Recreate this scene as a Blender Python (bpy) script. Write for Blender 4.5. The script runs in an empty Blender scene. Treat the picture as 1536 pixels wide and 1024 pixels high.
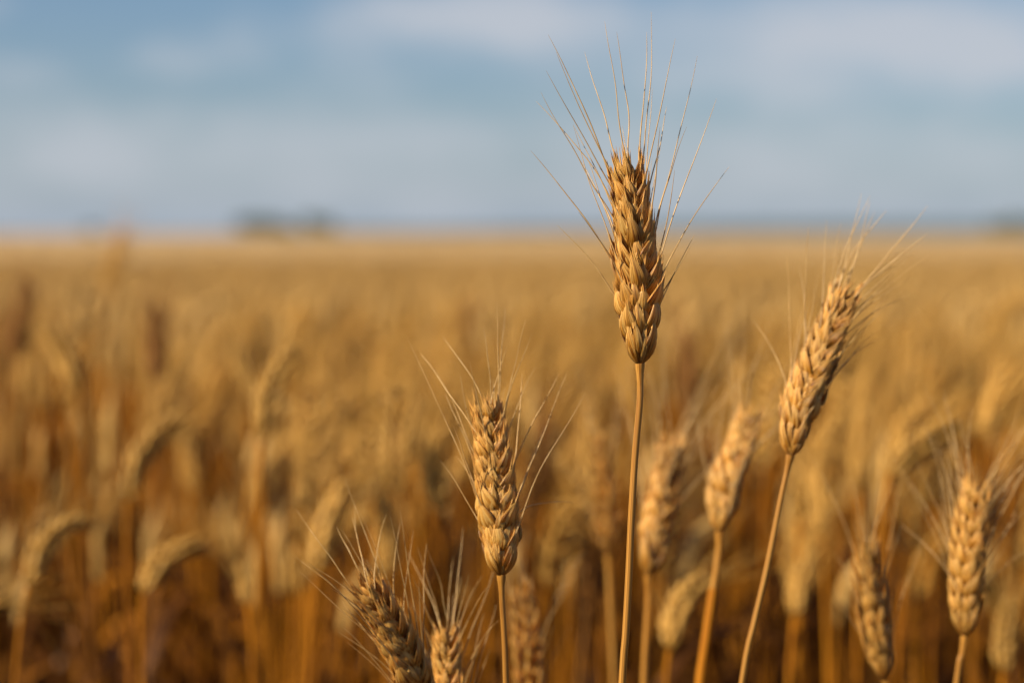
import bpy, math, random
import numpy as np
R = math.radians
sc = bpy.context.scene
col = sc.collection
# ------------------------------------------------------------------ camera
FPX = 3627.0                      # focal length in pixels of a 1536 px wide frame (85 mm lens)
CAMH = 0.95
PITCH = math.atan(160 / FPX)
cam_d = bpy.data.cameras.new('camera')
cam = bpy.data.objects.new('camera', cam_d); col.objects.link(cam)
cam.location = (0, 0, CAMH)
cam.rotation_euler = (R(90) - PITCH, 0, 0)
cam_d.lens = 85; cam_d.sensor_width = 36
cam_d.clip_start = 0.02; cam_d.clip_end = 20000
cam_d.dof.use_dof = True
cam_d.dof.focus_distance = 1.012
cam_d.dof.aperture_fstop = 5.3
cam_d.dof.aperture_blades = 9
sc.camera = cam
# ------------------------------------------------------------------ sun and sky
SUN = np.array((-0.71, -0.39, 0.56)); SUN /= np.linalg.norm(SUN)
sun_el = math.asin(SUN[2]); sun_rot = math.atan2(SUN[0], SUN[1])
w = bpy.data.worlds.new('World'); sc.world = w; w.use_nodes = True
nt = w.node_tree; nt.nodes.clear()
def N(t, nt_, **kw):
    n = nt_.nodes.new(t)
    for k, v in kw.items(): setattr(n, k, v)
    return n
def mth(nt_, op, a, b=None, c=None, clamp=False):
    n = nt_.nodes.new('ShaderNodeMath'); n.operation = op; n.use_clamp = clamp
    for i, x in enumerate((a, b, c)):
        if x is None: continue
        if isinstance(x, (int, float)): n.inputs[i].default_value = x
        else: nt_.links.new(x, n.inputs[i])
    return n.outputs[0]
sky = N('ShaderNodeTexSky', nt, sky_type='NISHITA', sun_disc=False)
sky.sun_elevation = sun_el; sky.sun_rotation = sun_rot
sky.altitude = 300; sky.air_density = 1.0; sky.dust_density = 0.4; sky.ozone_density = 3.5
tc = N('ShaderNodeTexCoord', nt)
sep = N('ShaderNodeSeparateXYZ', nt); nt.links.new(tc.outputs['Generated'], sep.inputs[0])
yy = mth(nt, 'MAXIMUM', mth(nt, 'ABSOLUTE', sep.outputs[1]), 0.05)
u_ = mth(nt, 'DIVIDE', sep.outputs[0], yy)            # tan of azimuth
v_ = mth(nt, 'DIVIDE', sep.outputs[2], yy)            # tan of elevation
comb = N('ShaderNodeCombineXYZ', nt); nt.links.new(u_, comb.inputs[0]); nt.links.new(v_, comb.inputs[1])
def sky_noise(sx, sy, detail, off):
    mp = N('ShaderNodeMapping', nt); mp.inputs['Scale'].default_value = (sx, sy, 1); mp.inputs['Location'].default_value = (off, off * .7, off)
    nt.links.new(comb.outputs[0], mp.inputs[0])
    nz = N('ShaderNodeTexNoise', nt); nz.inputs['Detail'].default_value = detail; nz.inputs['Scale'].default_value = 1
    nt.links.new(mp.outputs[0], nz.inputs[0]); return nz.outputs[0]
wx = mth(nt, 'MULTIPLY', mth(nt, 'SUBTRACT', sky_noise(22, 60, 3, 3.1), .5), .05)
wy = mth(nt, 'MULTIPLY', mth(nt, 'SUBTRACT', sky_noise(26, 60, 3, 8.7), .5), .022)
uu = mth(nt, 'ADD', u_, wx); vv = mth(nt, 'ADD', v_, wy)
CL = [  # clouds: centre and half size as tangents of azimuth and elevation, strength
    (-.133, .072, .028, .0075, .62), (.005, .088, .050, .017, 1.0), (-.04, .092, .03, .010, .5),
    (.148, .083, .066, .019, 1.05), (.20, .072, .04, .014, .6), (-.05, .041, .10, .012, .52), (-.185, .034, .07, .016, .60), (-.02, .020, .16, .013, .35),
    (.16, .036, .09, .010, .45), (.09, .062, .045, .010, .55), (.13, .02, .1, .010, .35), (-.20, .066, .03, .006, .30), (-.20, .093, .03, .004, .3)]
tot = None
for cx, cy, rx, ry, s in CL:
    a = mth(nt, 'DIVIDE', mth(nt, 'SUBTRACT', uu, cx), rx); b = mth(nt, 'DIVIDE', mth(nt, 'SUBTRACT', vv, cy), ry)
    e = mth(nt, 'ADD', mth(nt, 'MULTIPLY', a, a), mth(nt, 'MULTIPLY', b, b))
    g = mth(nt, 'MULTIPLY', mth(nt, 'POWER', 2.718, mth(nt, 'MULTIPLY', e, -1.0)), s)
    tot = g if tot is None else mth(nt, 'ADD', tot, g)
fine = mth(nt, 'MULTIPLY', mth(nt, 'SUBTRACT', sky_noise(19, 34, 5, 1.3), .5), 1.3)
hz = mth(nt, 'MULTIPLY', mth(nt, 'POWER', 2.718, mth(nt, 'MULTIPLY', v_, -23.0)), .92, clamp=True)
cf = mth(nt, 'MULTIPLY', mth(nt, 'ADD', tot, fine, clamp=True), .80)
tint = N('ShaderNodeMix', nt, data_type='RGBA', blend_type='MULTIPLY'); tint.inputs[0].default_value = 1
nt.links.new(sky.outputs[0], tint.inputs[6]); tint.inputs[7].default_value = (.76, .86, 1.0, 1)
hm = N('ShaderNodeMix', nt, data_type='RGBA'); nt.links.new(hz, hm.inputs[0]); nt.links.new(tint.outputs[2], hm.inputs[6]); hm.inputs[7].default_value = (4.7, 5.5, 6.7, 1)
mx = N('ShaderNodeMix', nt, data_type='RGBA'); nt.links.new(cf, mx.inputs[0]); nt.links.new(hm.outputs[2], mx.inputs[6])
mx.inputs[7].default_value = (6.9, 7.2, 7.9, 1)
bg = N('ShaderNodeBackground', nt); bg.inputs['Strength'].default_value = 0.052
nt.links.new(mx.outputs[2], bg.inputs[0])
wo = N('ShaderNodeOutputWorld', nt); nt.links.new(bg.outputs[0], wo.inputs[0])
sl = bpy.data.lights.new('sun', 'SUN'); sl.energy = 5.0; sl.angle = R(0.6); sl.color = (1, .87, .67)
so = bpy.data.objects.new('sun', sl); col.objects.link(so)
from mathutils import Vector
so.rotation_euler = Vector(SUN).to_track_quat('Z', 'Y').to_euler(); so.location = (-3, -2, 4)
sc.view_settings.view_transform = 'Standard'; sc.view_settings.look = 'None'
sc.view_settings.exposure = 0.64; sc.view_settings.gamma = 1
sc.cycles.max_bounces = 7; sc.cycles.diffuse_bounces = 5; sc.cycles.transmission_bounces = 5; sc.cycles.glossy_bounces = 2
sc.cycles.sample_clamp_indirect = 4; sc.cycles.use_denoising = True; sc.cycles.adaptive_threshold = 0.005
sc.cycles.caustics_reflective = False; sc.cycles.caustics_refractive = False
# ------------------------------------------------------------------ helpers
rng = np.random.default_rng(11); random.seed(5)
def at(px, py, D):
    """the point at depth D (metres along +Y) seen at this place of a 1536 px frame"""
    x = (px - 768) / FPX; y = (512 - py) / FPX
    d = np.array((x, math.cos(PITCH) + y * math.sin(PITCH), -math.sin(PITCH) + y * math.cos(PITCH)))
    return np.array((0, 0, CAMH)) + d * (D / d[1])
def unit(v): return v / (np.linalg.norm(v) + 1e-12)
def spline(P, n):
    P = np.asarray(P, float)
    if len(P) == 2: return P[0] + np.linspace(0, 1, n)[:, None] * (P[1] - P[0])
    Q = np.vstack((2 * P[0] - P[1], P, 2 * P[-1] - P[-2])); out = []
    seg = len(P) - 1
    for t in np.linspace(0, seg, n):
        i = min(int(t), seg - 1); f = t - i
        a, b, c, d = Q[i], Q[i + 1], Q[i + 2], Q[i + 3]
        out.append(.5 * (2 * b + (c - a) * f + (2 * a - 5 * b + 4 * c - d) * f * f + (3 * b - a - 3 * c + d) * f ** 3))
    out = np.array(out)                                   # re-space evenly
    L = np.concatenate(([0], np.cumsum(np.linalg.norm(np.diff(out, axis=0), axis=1))))
    return np.stack([np.interp(np.linspace(0, L[-1], n), L, out[:, k]) for k in range(3)], 1)
class MB:
    def __init__(s): s.v = []; s.q = []; s.st = []; s.n = 0
    def add(s, v, q, st):
        s.v.append(v); s.q.append(q + s.n); s.st.append(st); s.n += len(v)
    def grid(s, V, st, closed):
        """V: rows x cols x 3"""
        r, c = V.shape[:2]
        i = np.arange(r - 1)[:, None]; j = np.arange(c if closed else c - 1)[None, :]; j2 = (j + 1) % c
        q = np.stack(np.broadcast_arrays(i * c + j, i * c + j2, (i + 1) * c + j2, (i + 1) * c + j), -1).reshape(-1, 4)
        s.add(V.reshape(-1, 3), q, st.reshape(-1, 3))
    def arrays(s): return np.concatenate(s.v), np.concatenate(s.q), np.concatenate(s.st)
    def build(s, name, mat, parent=None, off=None, smooth=True):
        v, q, st = s.arrays()
        if off is not None: v = v - off
        return mesh_obj(name, v, q, st, mat, parent, smooth)
def mesh_obj(name, v, q, st, mat, parent=None, smooth=True):
    me = bpy.data.meshes.new(name)
    me.vertices.add(len(v)); me.vertices.foreach_set('co', np.ascontiguousarray(v, dtype=np.float32).ravel())
    me.loops.add(q.size); me.loops.foreach_set('vertex_index', np.ascontiguousarray(q, dtype=np.int32).ravel())
    me.polygons.add(len(q)); me.polygons.foreach_set('loop_start', np.arange(0, q.size, 4, dtype=np.int32))
    me.polygons.foreach_set('use_smooth', np.full(len(q), smooth))
    me.update(calc_edges=True)
    a = me.attributes.new('st', 'FLOAT_VECTOR', 'POINT'); a.data.foreach_set('vector', np.ascontiguousarray(st, dtype=np.float32).ravel())
    me.materials.append(mat)
    o = bpy.data.objects.new(name, me); col.objects.link(o)
    if parent is not None: o.parent = parent
    return o
def frames(P, nrm0):
    T = np.gradient(P, axis=0); T /= np.linalg.norm(T, axis=1)[:, None]
    n = unit(nrm0 - T[0] * np.dot(nrm0, T[0])); Ns = []
    for t in T:
        n = unit(n - t * np.dot(n, t)); Ns.append(n)
    Ns = np.array(Ns); return T, Ns, np.cross(T, Ns)
def tube(mb, P, rad, nu, rnd=0.0, squash=1.0, vc=None):
    P = np.asarray(P); T, A, B = frames(P, np.array((0.13, -1, 0.07)))
    rad = np.broadcast_to(rad, (len(P),))
    th = np.arange(nu) / nu * 2 * np.pi
    V = P[:, None] + rad[:, None, None] * (np.cos(th)[None, :, None] * A[:, None] + squash * np.sin(th)[None, :, None] * B[:, None])
    st = np.zeros(V.shape); st[..., 0] = (np.arange(nu) / nu)[None]; st[..., 1] = np.linspace(0, 1, len(P))[:, None] if vc is None else vc; st[..., 2] = rnd
    mb.grid(V, st, True)
def husk(mb, base, d, nrm, L, W, D, nu, nv, rnd, bend=.10, tip=.04, awned=False):
    d = unit(d); nrm = unit(nrm - d * np.dot(nrm, d)); lat = np.cross(d, nrm)
    v = np.linspace(0, 1, nv) ** .92
    p = (v + .004) ** .66 * (1.003 - v) ** (.78 if not awned else .95); p /= p.max()
    cen = base + d * (L * v)[:, None] + nrm * (L * (bend * np.sin(np.pi * v) + tip * v ** 3))[:, None]
    th = np.arange(nu) / nu * 2 * np.pi
    x = np.cos(th); y = np.sin(th)
    yb = np.where(y > 0, y * (1 + .55 * np.exp(-(x / .24) ** 2)), y * .45)
    ridge = 1 + .07 * np.cos(6 * th + rnd * 40) + .03 * np.cos(13 * th + rnd * 17)
    sick = (rng.normal(0, .035) * L) * np.sin(np.pi * v)
    cen = cen + lat * sick[:, None]
    V = cen[:, None] + lat * (W * p[:, None] * (x * ridge)[None])[..., None] + nrm * (D * (p ** .85)[:, None] * (yb * ridge)[None])[..., None]
    st = np.zeros(V.shape); st[..., 0] = (th / 2 / np.pi)[None]; st[..., 1] = v[:, None]; st[..., 2] = rnd
    mb.grid(V, st, True)
    return cen[-1], unit(cen[-1] - cen[-2])
def bez(P0, P1, P2, n, wob):
    t = np.linspace(0, 1, n)[:, None]
    P = (1 - t) ** 2 * P0 + 2 * t * (1 - t) * P1 + t * t * P2
    k = rng.normal(0, 1, (4, 3)); L = np.linalg.norm(P2 - P0)
    for i in range(4): P = P + k[i] * np.sin(np.pi * t * (i + 1)) * wob * L / (i + 1.5)
    return P
# ------------------------------------------------------------------ materials
def straw(name, base, pale, dark, rough=.5, spec=.35, trans=.25, su=16., sv=2., tipv=.75, bump=.5, obj_var=.18, cl=.36, ch=.66):
    m = bpy.data.materials.new(name); m.use_nodes = True; t = m.node_tree; t.nodes.clear()
    at_ = N('ShaderNodeAttribute', t, attribute_name='st'); s = N('ShaderNodeSeparateXYZ', t); t.links.new(at_.outputs['Vector'], s.inputs[0])
    oi = N('ShaderNodeObjectInfo', t)
    ang = mth(t, 'MULTIPLY', s.outputs[0], 6.2832)
    cv = N('ShaderNodeCombineXYZ', t)
    t.links.new(mth(t, 'MULTIPLY', mth(t, 'COSINE', ang), su * .16), cv.inputs[0])
    t.links.new(mth(t, 'MULTIPLY', mth(t, 'SINE', ang), su * .16), cv.inputs[1])
    t.links.new(mth(t, 'ADD', mth(t, 'MULTIPLY', s.outputs[1], sv), mth(t, 'MULTIPLY', s.outputs[2], 37.0)), cv.inputs[2])
    nz = N('ShaderNodeTexNoise', t); nz.inputs['Scale'].default_value = 1.6; nz.inputs['Detail'].default_value = 5; nz.inputs['Roughness'].default_value = .65
    t.links.new(cv.outputs[0], nz.inputs[0])
    cr = N('ShaderNodeValToRGB', t); t.links.new(nz.outputs[0], cr.inputs[0])
    e = cr.color_ramp.elements; e[0].position = cl; e[0].color = (*dark, 1); e[1].position = ch; e[1].color = (*pale, 1)
    em = e.new((cl + ch) / 2); em.color = (*base, 1)
    # the tip of each husk is papery and paler
    g = N('ShaderNodeMapRange', t); g.inputs[1].default_value = tipv - .35; g.inputs[2].default_value = tipv + .3; g.inputs[4].default_value = .5
    t.links.new(mth(t, 'ADD', s.outputs[1], mth(t, 'MULTIPLY', mth(t, 'SUBTRACT', nz.outputs[0], .5), .8)), g.inputs[0])
    mxx = N('ShaderNodeMix', t, data_type='RGBA'); t.links.new(g.outputs[0], mxx.inputs[0]); t.links.new(cr.outputs[0], mxx.inputs[6]); mxx.inputs[7].default_value = (*pale, 1)
    var = mth(t, 'ADD', mth(t, 'ADD', 1 - obj_var * .5 - .13, mth(t, 'MULTIPLY', oi.outputs['Random'], obj_var)),
              mth(t, 'MULTIPLY', mth(t, 'FRACT', mth(t, 'MULTIPLY', s.outputs[2], 7.31)), .26))
    hs = N('ShaderNodeHueSaturation', t); t.links.new(var, hs.inputs['Value']); t.links.new(mxx.outputs[2], hs.inputs['Color'])
    bp = N('ShaderNodeBump', t); bp.inputs['Strength'].default_value = bump; bp.inputs['Distance'].default_value = .0011; t.links.new(nz.outputs[0], bp.inputs['Height']); t.links.new(mth(t, 'MULTIPLY', mth(t, 'SUBTRACT', 1.02, mth(t, 'POWER', mth(t, 'ABSOLUTE', s.outputs[1]), 5.0)), bump, clamp=True), bp.inputs['Strength'])
    pb = N('ShaderNodeBsdfPrincipled', t); t.links.new(hs.outputs[0], pb.inputs['Base Color']); pb.inputs['Roughness'].default_value = rough
    pb.inputs['Specular IOR Level'].default_value = spec; t.links.new(bp.outputs[0], pb.inputs['Normal'])
    o = N('ShaderNodeOutputMaterial', t)
    if trans > 0:
        tr = N('ShaderNodeBsdfTranslucent', t); t.links.new(hs.outputs[0], tr.inputs[0])
        ms = N('ShaderNodeMixShader', t); ms.inputs[0].default_value = trans
        t.links.new(pb.outputs[0], ms.inputs[1]); t.links.new(tr.outputs[0], ms.inputs[2]); t.links.new(ms.outputs[0], o.inputs[0])
    else: t.links.new(pb.outputs[0], o.inputs[0])
    return m
M_husk = straw('wheat_husk', (.66, .265, .012), (.95, .60, .17), (.21, .045, .001), rough=.38, spec=.5, trans=.33, su=17, sv=.7, tipv=.68, bump=1.0, cl=.38, ch=.60)
M_stem = straw('straw_stem', (.41, .185, .028), (.58, .31, .07), (.17, .055, .005), rough=.34, spec=.5, trans=.0, su=14, sv=2.5, tipv=2, bump=.2)
M_awn = straw('wheat_awn', (.70, .46, .18), (.84, .60, .28), (.38, .20, .05), rough=.4, spec=.5, trans=.25, su=2, sv=6, tipv=2, bump=0)
M_ear = straw('blurred_ear', (.54, .29, .052), (.72, .45, .13), (.28, .11, .010), rough=.5, spec=.3, trans=.2, su=12, sv=3, tipv=.9, bump=0, obj_var=.3)
M_dark = straw('dark_ear', (.26, .11, .022), (.38, .18, .05), (.12, .042, .008), rough=.6, spec=.2, trans=.1, su=12, sv=3, tipv=2, bump=0)
M_field = straw('field_straw', (.55, .335, .10), (.72, .475, .18), (.36, .18, .035), rough=.55, spec=.25, trans=.2, su=6, sv=3, tipv=2, bump=0)
M_bstem = straw('blurred_stem', (.42, .15, .006), (.52, .22, .016), (.20, .055, .002), rough=.4, spec=.35, trans=.1, su=10, sv=4, tipv=2, bump=0, obj_var=.4)
M_leaf = straw('dry_leaf', (.30, .105, .008), (.42, .18, .022), (.13, .04, .002), rough=.55, spec=.25, trans=.4, su=10, sv=3, tipv=1.2, bump=0)
M_under = straw('shade_dark_leaves', (.07, .022, .0015), (.12, .042, .004), (.02, .006, .0005), rough=.6, spec=.15, trans=.25, su=10, sv=3, tipv=1.6, bump=0)  # dead leaves; near-black tone puts the shade between stalks into the colour
def noise_mat(name, c1, c2, scale, rough=.9, detail=6, bump=0, stretch=(1, 1, 1)):
    m = bpy.data.materials.new(name); m.use_nodes = True; t = m.node_tree; pb = t.nodes['Principled BSDF']
    tcn = N('ShaderNodeTexCoord', t); mp = N('ShaderNodeMapping', t); mp.inputs['Scale'].default_value = stretch
    t.links.new(tcn.outputs['Object'], mp.inputs[0])
    nz = N('ShaderNodeTexNoise', t); nz.inputs['Scale'].default_value = scale; nz.inputs['Detail'].default_value = detail; t.links.new(mp.outputs[0], nz.inputs[0])
    cr = N('ShaderNodeValToRGB', t); t.links.new(nz.outputs[0], cr.inputs[0]); e = cr.color_ramp.elements
    e[0].position = .35; e[0].color = (*c1, 1); e[1].position = .68; e[1].color = (*c2, 1)
    t.links.new(cr.outputs[0], pb.inputs['Base Color']); pb.inputs['Roughness'].default_value = rough; pb.inputs['Specular IOR Level'].default_value = .15
    if bump:
        b = N('ShaderNodeBump', t); b.inputs['Strength'].default_value = bump; b.inputs['Distance'].default_value = .05; t.links.new(nz.outputs[0], b.inputs['Height']); t.links.new(b.outputs[0], pb.inputs['Normal'])
    return m
M_soil = noise_mat('soil', (.035, .018, .008), (.11, .06, .022), 9, bump=.6)
M_canopy = noise_mat('far_wheat', (.37, .24, .11), (.51, .35, .17), 2.2, stretch=(1, .5, 1))
M_olive = noise_mat('far_pasture', (.10, .075, .015), (.15, .11, .025), .02)
M_wood = noise_mat('far_foliage', (.045, .08, .04), (.08, .12, .06), .2)
M_bark = noise_mat('bark', (.06, .045, .03), (.12, .09, .06), 3)
M_hill = noise_mat('hazy_hill', (.07, .11, .13), (.10, .15, .17), .004)  # blue of distance haze mixed into the hill colour
# ------------------------------------------------------------------ object helpers
def tag(o, label=None, cat=None, group=None, kind=None):
    if label: o['label'] = label
    if cat: o['category'] = cat
    if group: o['group'] = group
    if kind: o['kind'] = kind
    return o
def empty(name, loc, label, cat, group=None):
    o = bpy.data.objects.new(name, None); col.objects.link(o); o.location = [float(c) for c in loc]
    o.empty_display_size = .02
    return tag(o, label, cat, group)
# ------------------------------------------------------------------ wheat ear
def ear(axis, width, n, roll, lod, rnd0, spike_cb, fill=1.0):
    """axis: points base->tip; width: full width of the ear in metres; lod: (nu, nv, husks).
    spike_cb(i) returns the MB each spikelet goes into. Returns husk tips [(point, direction, spikelet, kind)]."""
    P = spline(axis, 60); L = np.sum(np.linalg.norm(np.diff(P, axis=0), axis=1))
    T, A, B = frames(P, np.array((0, -1.0, 0)))
    cr, sr = math.cos(roll), math.sin(roll)
    A, B = A * cr + B * sr, B * cr - A * sr
    k = width / .0195; nu, nv, nh = lod; tips = []
    step = L / n
    for i in range(n):
        s = (i + .15) / n * .87; f = s * 59; j = min(int(f), 58); w_ = f - j
        p = P[j] * (1 - w_) + P[j + 1] * w_; t = T[j]; a = A[j] * (1 if i % 2 == 0 else -1); b = np.cross(t, a)
        size = float(np.interp(s, (0, .05, .14, .3, .45, .6, .77, .95, 1), (.66, .80, .96, 1.0, .93, .81, .68, .52, .46))) * fill
        q = k * size; Lk = max(step * 3.1, .0095 * k) * (.35 + .65 * size)
        mb = spike_cb(i)
        spread = 1 if s > .12 else .75
        def hk(bo, no, zo, lat_deg, out_deg, l, wd, dp, turn, kind):
            low_ = max(0, 1 - s / .13)
            lat_deg *= 1 - .10 * low_; l *= 1 + .30 * low_; wd *= 1 - .22 * low_; dp *= 1 - .3 * low_
            la = R(lat_deg * spread + rng.normal(0, 2.4)); oa = R(out_deg * (.8 if s > .7 else 1) + rng.normal(0, 2.2))
            d = t * math.cos(la) * math.cos(oa) + b * math.sin(la) + a * math.sin(oa)
            nn = a * math.cos(R(turn)) + b * math.sin(R(turn))
            l *= 1 + rng.normal(0, .05)
            tp, dr = husk(mb, p + b * bo * q + a * no * q + t * zo * Lk, d, nn, l * Lk, wd * q, dp * q, nu, nv, rng.random(), bend=.12 + rng.random() * .05, tip=.03 + rng.random() * .07, awned=kind == 'lemma')
            tips.append((tp, dr, i, kind))
            if nh >= 6:                                   # frayed bristly point
                for r_ in range(10):
                    ln_ = (.0022 + .0095 * rng.random() ** 1.8) * k
                    lt_ = np.cross(dr, nn); o_ = rng.normal(0, .0013) * q; tq = tp - dr * (.0006 + 1.6 * abs(o_)) + lt_ * o_; e = tq + unit(dr + t * .5 + rng.normal(0, .10, 3)) * ln_
                    tube(mb, np.array((tq - dr * .0018, tq + (e - tq) * .4 + rng.normal(0, .0001, 3), e)), np.array((.00044, .00022, .00004)), 4, rng.random(), vc=1.0)
        if nh >= 6:
            hk(-.0012, .0002, -.10, -27, 7, 1.0, .0060, .0013, -48, 'glume')
            hk(.0012, .0002, -.10, 27, 7, 1.0, .0060, .0013, 48, 'glume')
            hk(-.0009, .0010, .02, -22, 12, 1.10, .0062, .0013, -34, 'lemma')
            hk(.0009, .0010, .02, 22, 12, 1.10, .0062, .0013, 34, 'lemma')
            hk(-.0004, .0018, -.02, -8 + rng.normal(0, 3), 13, 1.08, .0052, .0013, -10, 'lemma')
            hk(rng.normal(.0003, .0003), .0022, -.04, rng.normal(3, 4), 14, .90, .0058, .0013, rng.normal(4, 8), 'glume')
        elif nh == 4:
            hk(-.0016, .0012, 0, -26, 12, 1.0, .0034, .0025, -48, 'lemma')
            hk(.0016, .0012, 0, 26, 12, 1.0, .0034, .0025, 48, 'lemma')
            hk(0, .0026, .12, rng.normal(0, 5), 20, 1.0, .0034, .0026, 0, 'lemma')
            hk(0, .0014, .40, rng.normal(0, 12), 12, .8, .0028, .0020, 0, 'glume')
        else:
            hk(-.0014, .0012, 0, -20, 14, 1.05, .0044, .0034, -35, 'lemma')
            hk(.0014, .0012, 0, 20, 14, 1.05, .0044, .0034, 35, 'lemma')
    # terminal spikelet
    t = T[-3]; a = A[-3]; b = np.cross(t, a); mb = spike_cb(n - 1); p = P[int(59 * .84)]
    for z in range(7 if nh >= 6 else 2):
        la = R(rng.normal(0, 13)); oa = R(rng.normal(0, 13))
        d = t + b * math.sin(la) + a * math.sin(oa)
        nn = a * math.cos(z * 2.3) + b * math.sin(z * 2.3)
        tp, dr = husk(mb, p + nn * .0010 * k, d, nn, (L * .12) * (.8 + .3 * rng.random()), .0021 * k, .0017 * k, nu, nv, rng.random(), .05)
        tips.append((tp, dr, n - 1, 'lemma' if z < 3 else 'glume'))
    # rachis
    return tips, P, T, A, B, L
def awn_pts(tp, dr, end, n, wob, lead=.38):
    L = np.linalg.norm(end - tp)
    return bez(tp - dr * .001, tp + unit(dr + .8 * unit(end - tp)) * L * lead, end, n, wob)
def stem_mb(mb, P, r_top, r_bot, collar, nu, nseg):
    """P: control points top -> foot"""
    pts = spline(P, nseg); L = np.concatenate(([0], np.cumsum(np.linalg.norm(np.diff(pts, axis=0), axis=1))))
    rad = r_top + (r_bot - r_top) * np.clip(L / .22, 0, 1)
    rad = rad + collar * np.exp(-(L / .0048) ** 2)
    for nd in (.30, .52): rad = rad + .0010 * np.exp(-((L - nd) / .006) ** 2)
    tube(mb, pts, rad, nu, rng.random())
def stem_ctrl(pts_px, D, Dfoot_off=0.0, drift=None):
    P = [at(x, y, D) for x, y in pts_px]
    v = unit(P[-1] - P[-2]); z = P[-1][2]
    tx = v[0] / max(.2, -v[2])
    out = list(P); n = 5
    for i in range(1, n + 1):
        f = i / n; drop = z * f
        out.append(np.array((P[-1][0] + tx * z * (f - .42 * f * f) * .8, P[-1][1] + Dfoot_off * f, z - drop)))
    return out
def dense_top(P, n_extra=14):
    """extra control points just below the ear so that the collar is resolved"""
    return P
# ------------------------------------------------------------------ the wheat stalks in focus
def hero(spec):
    D = spec['d']; E = spec['ear']; dt = spec.get('dtilt', 0.0)
    m = len(E)
    axis = [at(x, y, D + dt * i / (m - 1)) for i, (x, y) in enumerate(E)]
    S = stem_ctrl([E[0]] + spec['stem'], D, spec.get('foot', 0.0))
    foot = S[-1].copy()
    root = empty('wheat_stalk', foot, spec['label'], 'wheat', spec.get('group'))
    # stem: finely sampled near the ear
    pts = spline(S, 260); mb = MB(); Ls = np.concatenate(([0], np.cumsum(np.linalg.norm(np.diff(pts, axis=0), axis=1))))
    samp = np.concatenate((np.linspace(.0, .02, 14), np.linspace(.024, .3, 40), np.linspace(.32, Ls[-1], 16)))
    P = np.stack([np.interp(samp, Ls, pts[:, k]) for k in range(3)], 1)
    k = spec['w'] / .0195; sr = spec.get('sr', .0017)
    rad = sr * (.86 + .3 * np.clip(samp / .22, 0, 1)) + .00115 * k * np.exp(-(np.clip(samp, 0, 9) / .0042) ** 2) + .00012 * np.exp(-((samp - .006) / .0009) ** 2)
    for nd in (.34, .56): rad = rad + .0009 * np.exp(-((samp - nd) / .008) ** 2)
    tube(mb, P, rad, 18, rng.random()); mb.build('stem', M_stem, root, foot)
    if 'sheath' in spec:                                   # leaf sheath wrapped round the stem
        mb = MB(); s0, s1 = spec['sheath']; ss = np.linspace(s0, s1, 14)
        PP = np.stack([np.interp(ss, Ls, pts[:, k_]) for k_ in range(3)], 1)
        tube(mb, PP, np.linspace(sr * 1.25, sr * 1.8, 14), 14, .3); sh = mb.build('leaf_sheath', M_bstem, root, foot)
    n = spec.get('n', 17); lod = spec.get('lod', (24, 16, 7))
    mbs = {}
    def cb(i): return mbs.setdefault(i, MB())
    tips, AP, T, A, B, L = ear(axis, spec['w'], n, spec.get('roll', 0), lod, 0, cb, spec.get('fill', 1))
    rb = MB(); tube(rb, AP[:54], np.concatenate((np.linspace(.0012, .0036, 10), np.linspace(.0036, .0014, 44))) * k, 10, .5)
    eo = rb.build('ear', M_husk, root, foot)
    for i in sorted(mbs): mbs[i].build('spikelet', M_husk, eo, foot)
    used = set(); made = 0
    def make_awn(P, r0):
        mb = MB(); n_ = len(P); tt = np.linspace(0, 1, n_)
        tube(mb, P, r0 * (1 - tt) ** .55 + .00004, 5, rng.random()); mb.build('awn', M_awn, eo, foot)
    r0 = spec.get('ar', .00020)
    lem = [i for i, x in enumerate(tips) if x[3] == 'lemma']
    for (sx, sy, tx, ty, dz) in spec.get('awns', []):
        s = at(sx, sy, D)
        c = min((i for i in lem if i not in used), key=lambda i: np.hypot(tips[i][0][0] - s[0], tips[i][0][2] - s[2]) + .15 * max(0, tips[i][0][1] - D))
        used.add(c); tp, dr = tips[c][0], tips[c][1]
        make_awn(awn_pts(tp, dr, at(tx, ty, D + dz), 26, .010), r0 * (1.0 + .35 * rng.random()))
    for i in lem:
        if i in used: continue
        if rng.random() > spec.get('auto', .3): continue
        tp, dr, si, _ = tips[i]; s = si / n; t = T[int(s * 59)]
        c = AP[int(s * .93 * 59)]; o = tp - c; o = unit(o - t * np.dot(o, t))
        if o[1] < -.3 and rng.random() < .8: continue
        ln = spec.get('al', (.03, .062)); ln = ln[0] + (ln[1] - ln[0]) * rng.random()
        sp = spec.get('asp', .38) * (.4 + rng.random())
        ln *= .8 + .5 * rng.random()
        e = tp + unit(t * .9 + o * sp + rng.normal(0, .06, 3) + np.array(spec.get('wind', (0, 0, .1)))) * ln
        make_awn(awn_pts(tp, dr, e, 18, .010), r0 * (.75 + .5 * rng.random()))
    return root
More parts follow.
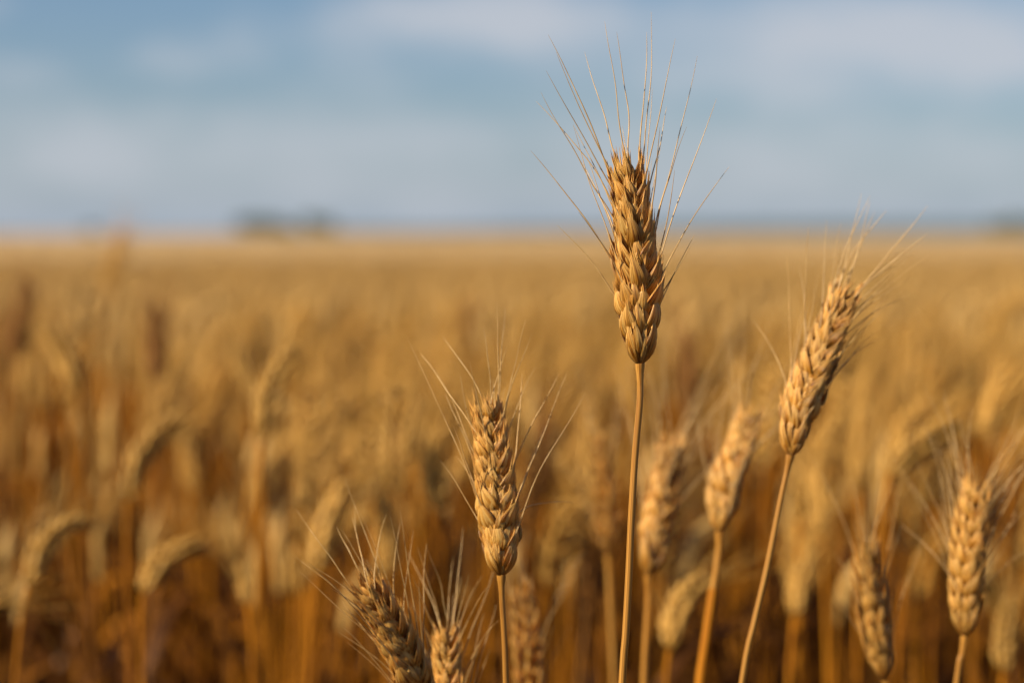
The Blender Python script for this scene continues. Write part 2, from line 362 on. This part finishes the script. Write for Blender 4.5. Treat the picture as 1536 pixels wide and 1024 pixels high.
HERO = [
 dict(label='tall sharp golden wheat ear whose tip stands highest, against the sky', d=1.02, w=0.0130, n=17, roll=.18, dtilt=.004,
      ear=[(960, 545), (957, 440), (951, 350), (939, 226)],
      stem=[(960, 600), (953, 680), (947, 780), (943, 870), (938, 960), (933, 1030)], sr=.00155, auto=.62, al=(.025, .06), asp=.32, ar=.00025, foot=.01,
      awns=[(917, 255, 822, 52, .004), (919, 262, 834, 78, -.006), (920, 290, 819, 106, .0), (916, 345, 811, 138, .003), (916, 330, 804, 152, .010), (916, 400, 796, 226, .0),
            (925, 475, 836, 338, .006), (921, 235, 877, 78, .018), (935, 215, 907, 32, .006), (938, 215, 925, 48, .0), (958, 240, 970, 48, .015), (966, 265, 1013, 58, .008),
            (985, 345, 1046, 84, .012), (1000, 380, 1075, 148, .016), (995, 440, 1094, 250, .022), (990, 490, 1042, 352, .01), (992, 470, 1036, 370, -.004), (975, 300, 1000, 160, .02), (978, 320, 990, 190, -.018),
            (984, 360, 1030, 190, -.02), (915, 370, 870, 240, .016), (918, 420, 868, 318, -.018), (985, 400, 1012, 255, -.012)]),
 dict(label='shorter sharp wheat ear left of the tallest one, awns fanned out', d=1.05, w=0.0140, n=17, roll=.12, dtilt=.006,
      ear=[(752, 862), (748, 790), (741, 700), (728, 590)],
      stem=[(753, 900), (756, 950), (759, 1030)], sr=.00140, auto=.45, al=(.02, .05), asp=.45,
      awns=[(722, 800, 610, 505, .01), (720, 830, 660, 690, .004), (716, 720, 668, 590, .02), (716, 655, 630, 530, .022), (722, 600, 664, 505, .018), (727, 590, 725, 490, .01), (733, 590, 745, 455, .0),
            (748, 620, 789, 478, .0), (752, 640, 798, 500, .004), (768, 690, 783, 560, .012), (770, 700, 838, 560, .01), (772, 750, 850, 560, .02), (780, 800, 878, 590, .004), (782, 790, 865, 755, .03), (718, 750, 680, 640, -.012), (745, 600, 760, 520, .02)]),
 dict(label='sharp ear leaning right on a slanting stem, second highest of the ears in focus', d=1.10, w=0.0130, n=18, roll=-.35, dtilt=.012,
      ear=[(1186, 682), (1199, 620), (1232, 530), (1258, 465), (1277, 420)],
      stem=[(1180, 710), (1170, 755), (1151, 850), (1130, 940), (1112, 1030)], sr=.00150, ar=.00023, auto=.55, al=(.025, .055), asp=.42, wind=(.25, 0, .1), lod=(20, 13, 7),
      awns=[(1190, 590, 1180, 385, .01), (1215, 520, 1213, 340, .0), (1180, 640, 1130, 480, .02), (1288, 440, 1392, 308, .012), (1240, 470, 1262, 360, .0), (1255, 440, 1292, 290, .02), (1270, 420, 1305, 300, .02), (1268, 420, 1330, 315, .02),
            (1275, 500, 1350, 400, .02), (1250, 570, 1330, 460, .01), (1230, 620, 1310, 500, .015), (1228, 640, 1290, 520, .01), (1200, 560, 1198, 400, .02), (1225, 500, 1240, 330, .02)]),
 dict(label='ear bowing left, cut off by the bottom edge, its awns reaching far left', d=1.07, w=0.0136, n=18, roll=.5, dtilt=-.02,
      ear=[(650, 1110), (617, 1010), (580, 930), (538, 860)], stem=[(668, 1160), (676, 1240)], sr=.0016, auto=.6, al=(.025, .055), asp=.35, wind=(-.2, 0, .1),
      awns=[(535, 870, 443, 762, -.01), (545, 905, 441, 833, -.012), (538, 860, 505, 790, .0), (552, 862, 528, 775, .0), (558, 870, 532, 755, .01), (575, 890, 580, 770, .0), (600, 925, 601, 782, .0), (610, 950, 620, 795, .005),
            (600, 1010, 507, 947, -.01), (570, 955, 512, 900, -.01), (625, 975, 640, 815, .01), (640, 1000, 637, 940, .0)]),
 dict(label='ear barely rising over the bottom edge beside the bowing ear', d=1.09, w=0.0130, n=17, roll=.1, dtilt=.01,
      ear=[(682, 1160), (676, 1080), (668, 935)], stem=[(686, 1200), (692, 1260)], sr=.0016, auto=.6, al=(.03, .06), asp=.5, lod=(12, 11, 6),
      awns=[(655, 950, 617, 860, -.02), (660, 940, 626, 820, .0), (665, 935, 640, 820, .0), (690, 950, 704, 860, .0), (690, 970, 730, 880, -.02), (700, 1020, 748, 930, -.02), (652, 980, 612, 900, .0)]),
 dict(label='softly blurred ear tilted right, standing left of the sharp leaning one', d=1.26, w=0.0126, n=15, roll=-.2, dtilt=.02, lod=(12, 10, 6),
      ear=[(1080, 797), (1086, 740), (1105, 680), (1126, 612)], stem=[(1078, 830), (1068, 900), (1058, 970), (1050, 1030)], sr=.0021, sheath=(.03, .32), auto=.8, al=(.03, .06), asp=.5, wind=(.15, 0, .1), ar=.00018),
 dict(label='blurred feathery ear tilted right, just right of the tallest stem', d=1.30, w=0.0140, n=16, roll=.3, dtilt=.02, lod=(12, 10, 6),
      ear=[(973, 862), (982, 800), (996, 730), (1012, 648)], stem=[(973, 890), (970, 950), (966, 1030)], sr=.0020, auto=.95, al=(.04, .08), asp=.55, wind=(.2, 0, .1), ar=.00018),
 dict(label='blurred upright ear with spread awns, furthest right in the row', d=1.19, w=0.0130, n=17, roll=-.5, dtilt=.0, lod=(12, 11, 6),
      ear=[(1448, 953), (1450, 880), (1455, 800), (1467, 716)], stem=[(1442, 985), (1434, 1030)], sr=.0016, auto=.8, al=(.03, .06), asp=.6, wind=(.12, 0, .1),
      awns=[(1430, 890, 1350, 785, .02), (1432, 860, 1362, 722, .02), (1475, 800, 1540, 700, .0), (1480, 850, 1545, 760, .0), (1470, 730, 1530, 640, .02), (1462, 716, 1458, 610, .02), (1485, 900, 1550, 820, .0)]),
 dict(label='blurred beaded ear at the lower right, between the leaning stem and right edge', d=1.23, w=0.0117, n=15, roll=.6, dtilt=.0, lod=(12, 10, 6), fill=1.0,
      ear=[(1328, 1020), (1318, 960), (1308, 890), (1300, 812)], stem=[(1332, 1050), (1338, 1110)], sr=.0016, auto=.4, al=(.03, .055), asp=.45, wind=(.05, 0, .1),
      awns=[(1290, 900, 1252, 830, .0), (1288, 960, 1255, 900, .0), (1320, 870, 1352, 790, .0), (1308, 820, 1340, 720, .0)]),
 dict(label='blurred ear low behind the shorter sharp stalk, just right of its stem', d=1.30, w=0.0122, n=15, roll=1.0, dtilt=.0, lod=(10, 9, 4),
      ear=[(797, 1070), (794, 1000), (789, 930), (779, 866)], stem=[(799, 1100), (803, 1180)], sr=.0018, auto=.6, al=(.03, .06), asp=.5, wind=(.1, 0, .1), ar=.00018),
 dict(label='dim blurred upright ear just left of the tallest stem', d=1.5, w=0.0102, n=17, roll=.3, dtilt=.0, lod=(10, 9, 4),
      ear=[(912, 832), (909, 780), (904, 710), (899, 640)], stem=[(914, 870), (918, 950), (921, 1030)], sr=.0018, auto=.5, al=(.03, .06), asp=.4, ar=.00018),
]
for h in HERO: hero(h)
# ------------------------------------------------------------------ blurred stalks behind: one ear mesh with its awns, a stem, a leaf
def add_awns(mb, tips, AP, T, L, n, prob, ln, sp, wind, nseg=6, nu=3, r0=.00036):
    for tp, dr, si, kd in tips:
        if kd != 'lemma' or rng.random() > prob: continue
        s = min(.99, si / n * .93); t = T[int(s * 59)]; o = tp - AP[int(s * 59)]; o = unit(o - t * np.dot(o, t))
        e = tp + unit(t + o * sp * (.4 + rng.random()) + rng.normal(0, .08, 3) + wind) * (ln * (.6 + .6 * rng.random()))
        P = awn_pts(tp, dr, e, nseg, .008); tube(mb, P, r0 * (1 - np.linspace(0, 1, nseg)) ** .6 + .00005, nu, rng.random())
def leaf(mb, p, dr, ln, wd, sag, nseg=9, rnd=.5):
    s = np.linspace(0, 1, nseg); dr = unit(np.array((dr[0], dr[1], 0.0)))
    P = p + dr[None] * (ln * (s * .75))[:, None] + np.array((0, 0, 1.))[None] * (ln * (.55 * s - sag * s ** 2.2))[:, None]
    side = np.cross(dr, (0, 0, 1.)); wv = wd * np.sin(np.pi * np.clip(s * .9 + .1, 0, 1)) ** .6 + .0003
    tw = rng.normal(0, .6)
    V = np.zeros((nseg, 3, 3)); up = np.array((0, 0, 1.))
    for i in range(nseg):
        sd = side * math.cos(tw * s[i]) + up * math.sin(tw * s[i])
        V[i, 0] = P[i] - sd * wv[i] + up * .25 * wv[i]; V[i, 1] = P[i]; V[i, 2] = P[i] + sd * wv[i] + up * .25 * wv[i]
    st = np.zeros(V.shape); st[..., 0] = np.array((.1, .25, .4))[None]; st[..., 1] = s[:, None]; st[..., 2] = rnd
    mb.grid(V, st, False)
def blurred(axis, S, width, n, lod, label, group=None, mat=None, roll=0.0, awnp=.6, name='wheat_stalk', sr=.0016, lf=True, awnl=.055, wind=(.15, 0, .1)):
    foot = np.array(S[-1]); root = empty(name, foot, label, 'wheat', group)
    mb = MB(); tips, AP, T, A, B, L = ear(axis, width, n, roll, lod, 0, lambda i: mb)
    add_awns(mb, tips, AP, T, L, n, awnp, awnl, .5, np.array(wind))
    mb.build('ear', mat or M_ear, root, foot)
    sm = MB(); stem_mb(sm, S, sr * .9, sr * 1.15, .0007, 8, 44); sm.build('stem', M_bstem if mat is None else mat, root, foot)
    if lf:
        pts = spline(S, 40)
        for j_ in ((10, 14), (15, 20), (21, 27)):
            a = rng.random() * 6.28; lm = MB()
            leaf(lm, pts[int(rng.integers(*j_))], (math.cos(a), math.sin(a), 0), .12 + .10 * rng.random(), .0045, .9 + .7 * rng.random(), rnd=rng.random())
            lm.build('leaf', M_leaf, root, foot)
    return root
BG = [  # label, depth, ear points base->tip, stem points below, width, material
 ('blurred drooping ear arching right at the lower left edge', 1.60, [(43, 880), (62, 822), (98, 788), (142, 782)], [(32, 930), (22, 1030)], .019, None),
 ('blurred drooping ear arching right over the dark gap at lower left', 1.60, [(214, 890), (238, 846), (274, 824), (314, 814)], [(212, 930), (214, 1030)], .018, None),
 ('blurred drooping ear above the two lowest arching ears at left', 1.72, [(192, 750), (205, 698), (240, 650), (292, 622)], [(190, 800), (192, 900), (196, 1030)], .019, None),
 ('pale blurred ear bending right, left of the picture centre', 1.68, [(393, 665), (402, 600), (420, 550), (452, 514)], [(390, 740), (387, 880), (385, 1030)], .019, None),
 ('pale blurred leaning ear above the left ear that bows left', 1.60, [(476, 862), (488, 800), (506, 755), (531, 714)], [(470, 910), (462, 1030)], .020, None),
 ('dark brown blurred upright ear standing clear at left', 2.25, [(236, 575), (235, 520), (233, 455)], [(236, 650), (236, 800)], .020, M_dark),
 ('dark brown blurred ear nearest the left edge', 2.45, [(20, 540), (36, 470), (43, 412)], [(12, 640), (8, 800)], .020, M_dark),
 ('dark brown blurred upright ear right of the tallest stem', 2.1, [(1034, 640), (1033, 570), (1029, 490)], [(1034, 720), (1034, 860)], .018, M_dark),
 ('blurred ear arching right, left of the upright ear at the right edge', 1.60, [(1335, 712), (1362, 682), (1402, 655), (1446, 632)], [(1322, 770), (1312, 880), (1310, 1030)], .020, None),
 ('blurred ear arching right low behind the feathery ear', 1.50, [(1004, 975), (1012, 925), (1035, 885), (1078, 862)], [(1000, 1010), (998, 1060)], .020, None),
 ('pale blurred upright ear left of the shorter sharp ear', 1.75, [(662, 770), (656, 710), (650, 640)], [(668, 860), (675, 1030)], .020, None),
 ('pale blurred upright ear over the low bowing ear', 1.72, [(578, 870), (580, 810), (576, 745)], [(580, 930), (582, 1030)], .018, None),
 ('blurred upright ear right of the sharp leaning ear', 1.85, [(1290, 740), (1293, 670), (1300, 608)], [(1287, 850), (1285, 1030)], .019, None),
 ('blurred pale ear under the sharp leaning ear', 1.8, [(1234, 800), (1230, 740), (1226, 680)], [(1238, 900), (1242, 1030)], .018, None),
 ('blurred leaning ear touching the right edge at mid height', 1.9, [(1476, 660), (1496, 600), (1534, 530)], [(1466, 760), (1460, 900)], .020, None),
 ('tall ghostly blurred ear crossing the horizon at left', 4.0, [(160, 440), (172, 392), (186, 336)], [(156, 560), (154, 700)], .017, None),
 ('blurred upright ear far right below the horizon', 2.4, [(1455, 600), (1456, 560), (1460, 515)], [(1453, 700), (1450, 800)], .019, None),
 ('blurred tip of an ear poking in at the left edge', 1.5, [(-60, 965), (-38, 925), (-8, 908), (24, 908)], [(-70, 1000), (-80, 1060)], .014, None),
 ('pale blurred ear leaning left near the left edge', 2.1, [(118, 590), (98, 540), (62, 478)], [(124, 700), (128, 800)], .020, None),
 ('dull blurred ear leaning left beside the pale bending ear', 2.1, [(385, 600), (365, 560), (345, 515)], [(392, 700), (396, 800)], .018, None),
 ('blurred upright ear below the pale bending ear', 1.8, [(455, 770), (456, 730), (459, 680)], [(452, 860), (450, 1030)], .016, None),
 ('small whitish blurred ear low in the dark gap at left', 1.62, [(372, 905), (362, 865), (350, 822)], [(378, 960), (382, 1060)], .012, None),
 ('blurred upright ear between the bending ear and the short sharp ear', 2.0, [(528, 700), (526, 660), (524, 600)], [(530, 800), (532, 960)], .018, None),
 ('blurred pale ear low right of the leaning stem', 1.66, [(1192, 925), (1200, 870), (1222, 820)], [(1186, 980), (1182, 1060)], .017, None),
 ('blurred leaning ear right of the pale upright ear at centre', 2.0, [(616, 690), (622, 640), (640, 590)], [(612, 800), (610, 960)], .018, None),
 ('blurred brownish ear low beside the right bottom corner', 1.6, [(1505, 1010), (1508, 950), (1518, 890)], [(1502, 1060), (1500, 1120)], .018, None),
]
for lb, d, E, S, wd, mt in BG:
    axis = [at(x, y, d + .01 * i) for i, (x, y) in enumerate(E)]
    blurred(axis, stem_ctrl([E[0]] + S, d, rng.normal(0, .03)), wd * .88, 16, (8, 7, 4), lb, 'blurred wheat stalks behind the sharp ones', mt, roll=rng.normal(0, .6))
# kinds of stalk for the crowd, built at the origin and copied
def template(kind, H, lean, lod, n=15, width=.0185, seed=0):
    """returns axis points and stem points of a stalk of height H"""
    top = H - (.085 if kind != 'nodding' else .072)
    S = [np.array((lean * top * 1.0, 0, top)), np.array((lean * top * .66, .004, top * .75)), np.array((lean * top * .3, -.003, top * .45)), np.array((lean * .06, 0, top * .15)), np.array((0, 0, 0.))]
    b = S[0]; t = unit(S[0] - S[1])
    if kind == 'upright': ax = [b, b + np.array((lean * .05, 0, .045)), b + np.array((lean * .12 + .003, 0, .088))]
    elif kind == 'leaning': ax = [b, b + np.array((.012, 0, .045)), b + np.array((.036, .002, .080))]
    else: ax = [b, b + np.array((.012, 0, .036)), b + np.array((.036, 0, .060)), b + np.array((.070, 0, .068))]
    return ax, S
KIND = [('upright', .86, .02), ('upright', .84, -.03), ('upright', .87, .05), ('leaning', .85, .03), ('leaning', .86, .08), ('leaning', .83, -.01), ('nodding', .82, .05), ('nodding', .84, .02)]
spots = []; tries = 0
while len(spots) < 262 and tries < 60000:
    tries += 1
    d = math.sqrt(rng.uniform(1.75 ** 2, 3.45 ** 2)); x = rng.uniform(-1, 1) * d * .225
    if d < 2.0 and rng.random() < .35: continue
    if any(d < b_[1] + .05 and abs(768 + x / d * FPX + 12 - np.mean([e_[0] for e_ in b_[2]])) < 42 for b_ in BG if b_[1] > 2): continue
    if any((x - a) ** 2 + (d - b) ** 2 < .034 ** 2 for a, b in spots): continue
    spots.append((x, d))
spots.sort(key=lambda s: s[1])
protos = {}
def zone(x, d):
    f = x / d
    return ('left third' if f < -.07 else 'middle third' if f < .07 else 'right third'), ('nearer rows' if d < 2.4 else 'farther rows')
word = {'upright': 'upright wheat stalk', 'leaning': 'leaning wheat stalk', 'nodding': 'nodding wheat stalk'}
for i, (x, d) in enumerate(spots):
    ki = int(rng.choice(len(KIND), p=(.17, .17, .16, .15, .13, .14, .04, .04))); kind, H, lean = KIND[ki]
    tone = 'brown' if rng.random() < .025 else 'golden'
    z1, z2 = zone(x, d)
    label = f'blurred {tone} {word[kind]} in the {z2} of the {z1} of the crowd'
    group = f'{tone} {kind} stalks, {z2}, {z1}'
    key = (ki, tone)
    if key not in protos:
        ax, S = template(kind, H, lean, None)
        root = blurred(ax, S, .0170, 15, (7, 6, 3), label, group, M_dark if tone == 'brown' else None, roll=rng.normal(0, 1), sr=.0016, awnp=.75)
        protos[key] = root
    else:
        src = protos[key]; root = src.copy(); col.objects.link(root)
        for ch in src.children:
            c = ch.copy(); col.objects.link(c); c.parent = root
        root['label'] = label; root['group'] = group
    drop = .085 + .13 * rng.random() ** 1.2 + (.02 if d < 2.1 else 0)
    if rng.random() < .05 and tone == 'golden': drop = .075
    zt = CAMH - drop
    if d < 2.6: drop = max(drop, (430 - 350) * d / FPX + .03)
    s = (CAMH - drop) / H
    root.location = (float(x), float(d), 0); root.scale = (1.0, 1.0, float(s)); root.rotation_euler = (0, 0, float(rng.normal(0, .9)))
# ------------------------------------------------------------------ the rest of the field as one mass
def mass_template(kind, H, lean):
    ax, S = template(kind, H, lean, None); mb = MB()
    P = spline(ax, 9); s = np.linspace(0, 1, 9)
    rad = .0080 * np.sin(np.pi * np.clip(s * .86 + .13, 0, 1)) ** .6 * (1 + .16 * np.cos(s * 40)); rad[-1] = .001
    tube(mb, P, rad, 6, .5)
    T = np.gradient(P, axis=0)
    for k in range(7):
        j = int(rng.integers(2, 8)); e = P[j] + unit(unit(T[j]) + rng.normal(0, .33, 3)) * .065
        tube(mb, np.array((P[j], (P[j] + e) / 2 + rng.normal(0, .002, 3), e)), np.array((.0005, .0004, .0001)), 3, .3)
    nq = sum(len(a_) for a_ in mb.q); q = spline(S, 5); tube(mb, q, .0019, 3, .2)
    for k in range(4):
        a = rng.random() * 6.28; leaf(mb, q[int(rng.integers(1, 4))], (math.cos(a), math.sin(a)), .20, .006, 1.1, 5, .7)
    v_a, q_a, s_a = mb.arrays(); return v_a, q_a, s_a, (np.arange(len(q_a)) >= nq).astype(np.int32)
TP = [mass_template(*KIND[i % 7]) for i in range(10)]
pos = []
def scatter(d0, d1, dens, half):
    area = half * (d1 ** 2 - d0 ** 2); n = int(area * dens)
    d = np.sqrt(rng.uniform(d0 ** 2, d1 ** 2, n)); x = rng.uniform(-1, 1, n) * d * half
    return np.stack((x, d), 1)
A1 = scatter(3.4, 7.5, 280, .34); A2 = scatter(7.5, 14, 90, .30); A3 = scatter(14, 34, 16, .28)
# side flanks of the nearer rows, outside the frame
A4 = scatter(.85, 3.45, 130, 1.25); A4 = A4[np.abs(A4[:, 0]) - .14 > .215 * A4[:, 1]]
A5 = scatter(2.05, 3.42, 65, .225)
XY = np.concatenate((A1, A2, A3, A4, A5)); nn = len(XY)
which = rng.integers(0, len(TP), nn); rot = rng.normal(0, .9, nn)
d_ = XY[:, 1]
drop = .085 + np.where(d_ > 5, .055, .10) * rng.random(nn) ** 1.3 + np.where(d_ > 9, .012, 0)
nu_ = len(A1) + len(A2) + len(A3) + len(A4)
nf = (d_ < 1.75) & (np.abs(XY[:, 0]) < 1.3); drop[nf] = rng.uniform(.34, .5, nf.sum()); drop[nu_:] = np.maximum(rng.uniform(.13, .34, nn - nu_), .03 + d_[nu_:] * 100 / FPX)
Vs, Qs, Ss, off = [], [], [], 0
MI = []
for k, (v, q, st, mi) in enumerate(TP):
    idx = np.where(which == k)[0]; m = len(idx)
    if not m: continue
    H = KIND[k % 7][1]; c, s_ = np.cos(rot[idx]), np.sin(rot[idx]); sz = (CAMH - drop[idx]) / H
    X = v[None, :, 0] * c[:, None] - v[None, :, 1] * s_[:, None] + XY[idx, 0][:, None]
    Y = v[None, :, 0] * s_[:, None] + v[None, :, 1] * c[:, None] + XY[idx, 1][:, None]
    Z = v[None, :, 2] * sz[:, None]
    Vs.append(np.stack((X, Y, Z), -1).reshape(-1, 3))
    Qs.append((q[None] + (np.arange(m) * len(v))[:, None, None]).reshape(-1, 4) + off)
    s3 = np.repeat(st[None], m, 0).copy(); s3[..., 2] = rng.random(m)[:, None]; Ss.append(s3.reshape(-1, 3)); off += m * len(v); MI.append(np.tile(mi, m))
o = mesh_obj('wheat_field', np.concatenate(Vs), np.concatenate(Qs), np.concatenate(Ss), M_field)
o.data.materials.append(M_bstem); o.data.polygons.foreach_set('material_index', np.concatenate(MI))
tag(o, 'dense blurred mass of ripe wheat filling the field behind the nearer stalks', 'wheat field', kind='stuff')
print('mass stalks', nn, 'faces', len(o.data.polygons))
# dead leaves and short tillers, added and coloured near black to darken the gaps
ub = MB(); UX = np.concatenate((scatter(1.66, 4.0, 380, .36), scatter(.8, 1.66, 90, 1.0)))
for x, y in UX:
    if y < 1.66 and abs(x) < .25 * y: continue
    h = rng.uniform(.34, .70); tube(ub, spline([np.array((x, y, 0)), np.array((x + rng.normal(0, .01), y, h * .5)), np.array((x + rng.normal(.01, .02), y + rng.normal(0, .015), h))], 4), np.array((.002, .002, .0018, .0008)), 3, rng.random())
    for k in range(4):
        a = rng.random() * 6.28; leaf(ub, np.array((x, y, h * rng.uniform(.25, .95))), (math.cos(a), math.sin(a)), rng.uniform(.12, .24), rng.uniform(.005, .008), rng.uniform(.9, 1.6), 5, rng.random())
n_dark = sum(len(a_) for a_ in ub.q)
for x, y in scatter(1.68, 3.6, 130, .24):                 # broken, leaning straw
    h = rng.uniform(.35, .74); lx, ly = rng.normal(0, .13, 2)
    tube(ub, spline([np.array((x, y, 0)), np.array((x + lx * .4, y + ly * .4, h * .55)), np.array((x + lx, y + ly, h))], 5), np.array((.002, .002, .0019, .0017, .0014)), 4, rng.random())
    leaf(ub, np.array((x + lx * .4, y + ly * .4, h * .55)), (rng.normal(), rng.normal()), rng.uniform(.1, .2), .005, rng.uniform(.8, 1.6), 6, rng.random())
ug = ub.build('shade_undergrowth', M_under); ug.data.materials.append(M_leaf)
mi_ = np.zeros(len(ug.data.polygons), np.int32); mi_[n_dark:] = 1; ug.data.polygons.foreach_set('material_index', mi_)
tag(ug, 'dead leaves and short shoots low between the wheat stalks, darkened to stand for shade', 'shade_undergrowth', kind='stuff')
# far canopy: closed rolling surface of wheat heads from 12 m to the horizon
rows = np.concatenate((np.arange(11, 40, .12), np.geomspace(40, 1500, 90))); cols_ = np.linspace(-.62, .62, 361)
X = rows[:, None] * cols_[None]; Y = np.broadcast_to(rows[:, None], X.shape)
Z = .825 + rng.normal(0, .018, X.shape) + .012 * np.sin(X * .8 + Y * .31) + .01 * np.sin(Y * .17 + X * .09)
Z = np.where(rows[:, None] < 11.05, 0.0, Z); Z = np.where(rows[:, None] > 1490, 0.0, Z)
mb = MB(); mb.grid(np.stack((X, Y, Z), -1), np.zeros(X.shape + (3,)), False)
tag(mb.build('far_wheat_field', M_canopy), 'golden wheat canopy running flat to the horizon', 'wheat field', kind='stuff')
# ------------------------------------------------------------------ ground, far land
def sheet(name, x0, x1, y0, y1, z, mat, n=2):
    mb = MB(); X, Y = np.meshgrid(np.linspace(x0, x1, n), np.linspace(y0, y1, n))
    mb.grid(np.stack((X, Y, np.full(X.shape, z)), -1), np.zeros(X.shape + (3,)), False)
    return tag(mb.build(name, mat), kind='structure')
sheet('ground', -6000, 6000, -40, 9000, 0, M_soil)
def ridge(name, y0, depth, xs, hs, mat):
    mb = MB(); xs = np.asarray(xs, float); xx = np.linspace(xs[0], xs[-1], 240); hh = np.interp(xx, xs, hs) + .6 * np.sin(xx * .013) + .4 * np.sin(xx * .041 + 1)
    prof = np.linspace(0, np.pi, 12); V = np.zeros((12, 240, 3))
    for i, a in enumerate(prof): V[i, :, 0] = xx; V[i, :, 1] = y0 - depth / 2 * math.cos(a); V[i, :, 2] = np.maximum(hh, 0) * math.sin(a) - .3
    mb.grid(V, np.zeros((12, 240, 3)), False); return tag(mb.build(name, mat), kind='structure')
def pxw(px, D): return (px - 768) / FPX * D
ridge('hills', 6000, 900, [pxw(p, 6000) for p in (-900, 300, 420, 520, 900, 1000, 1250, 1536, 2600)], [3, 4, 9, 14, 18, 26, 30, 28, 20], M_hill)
ridge('pasture', 1750, 120, [pxw(p, 1750) for p in (-300, 330, 380, 900, 960, 1200)], [0, .2, 3.2, 3.0, .8, .2], M_olive)
def tree(px, D, h, wd, label, group='far trees on the horizon'):
    x = pxw(px, D); root = empty('tree', (x, D, 0), label, 'tree', group)
    mb = MB(); tube(mb, spline([np.array((0, 0, -.2)), np.array((.1, 0, h * .3)), np.array((0, .1, h * .65))], 8), np.linspace(.35, .12, 8), 8, .4)
    for k in range(5):
        a = k * 1.3; tube(mb, np.array(((0, 0, h * .3), (math.cos(a) * wd * .15, math.sin(a) * wd * .15, h * .5), (math.cos(a) * wd * .32, math.sin(a) * wd * .32, h * .7))), np.array((.14, .1, .04)), 5, .4)
    mb.build('trunk', M_bark, root)
    n = 1500; V = np.zeros((n, 4, 3))
    cl = rng.normal(0, 1, (22, 3)); cl /= np.linalg.norm(cl, axis=1)[:, None]; cl *= rng.uniform(.35, .8, (22, 1))
    ci = cl[rng.integers(0, 22, n)] + rng.normal(0, .17, (n, 3))
    c = ci * np.array((wd / 2, wd / 2, h * .36)) + np.array((0, 0, h * .60))
    a = rng.normal(0, 1, (n, 3)); a /= np.linalg.norm(a, axis=1)[:, None]; b = np.cross(a, rng.normal(0, 1, (n, 3))); b /= np.linalg.norm(b, axis=1)[:, None]
    s = .22 + .25 * rng.random((n, 1))
    V[:, 0] = c - a * s; V[:, 1] = c - b * s * .6; V[:, 2] = c + a * s; V[:, 3] = c + b * s * .6
    mesh_obj('crown', V.reshape(-1, 3), np.arange(n * 4).reshape(-1, 4), np.zeros((n * 4, 3)), M_wood, root, False)
for px, D, h, wd, lb in [
    (368, 900, 7.5, 8.5, 'leftmost dark tree of the clump on the horizon'), (386, 940, 8.0, 12, 'tallest broad dark tree of the clump on the horizon'),
    (408, 920, 8, 11, 'middle low dark tree of the clump on the horizon'), (432, 960, 6, 11, 'rightmost low dark tree of the clump on the horizon'),
    (468, 980, 9.5, 9, 'left tree of the faint pair right of the clump'), (490, 1000, 8.5, 10, 'right tree of the faint pair right of the clump'),
    (1492, 1100, 8, 12, 'left tree of the three at the right end of the horizon'), (1514, 1120, 10, 14, 'middle tree of the three at the right end of the horizon'), (1534, 1090, 9, 13, 'last tree at the right end of the horizon'),
    (138, 1200, 5.5, 10, 'faint low tree alone at the left of the horizon')]:
    tree(px, D, h, wd, lb)
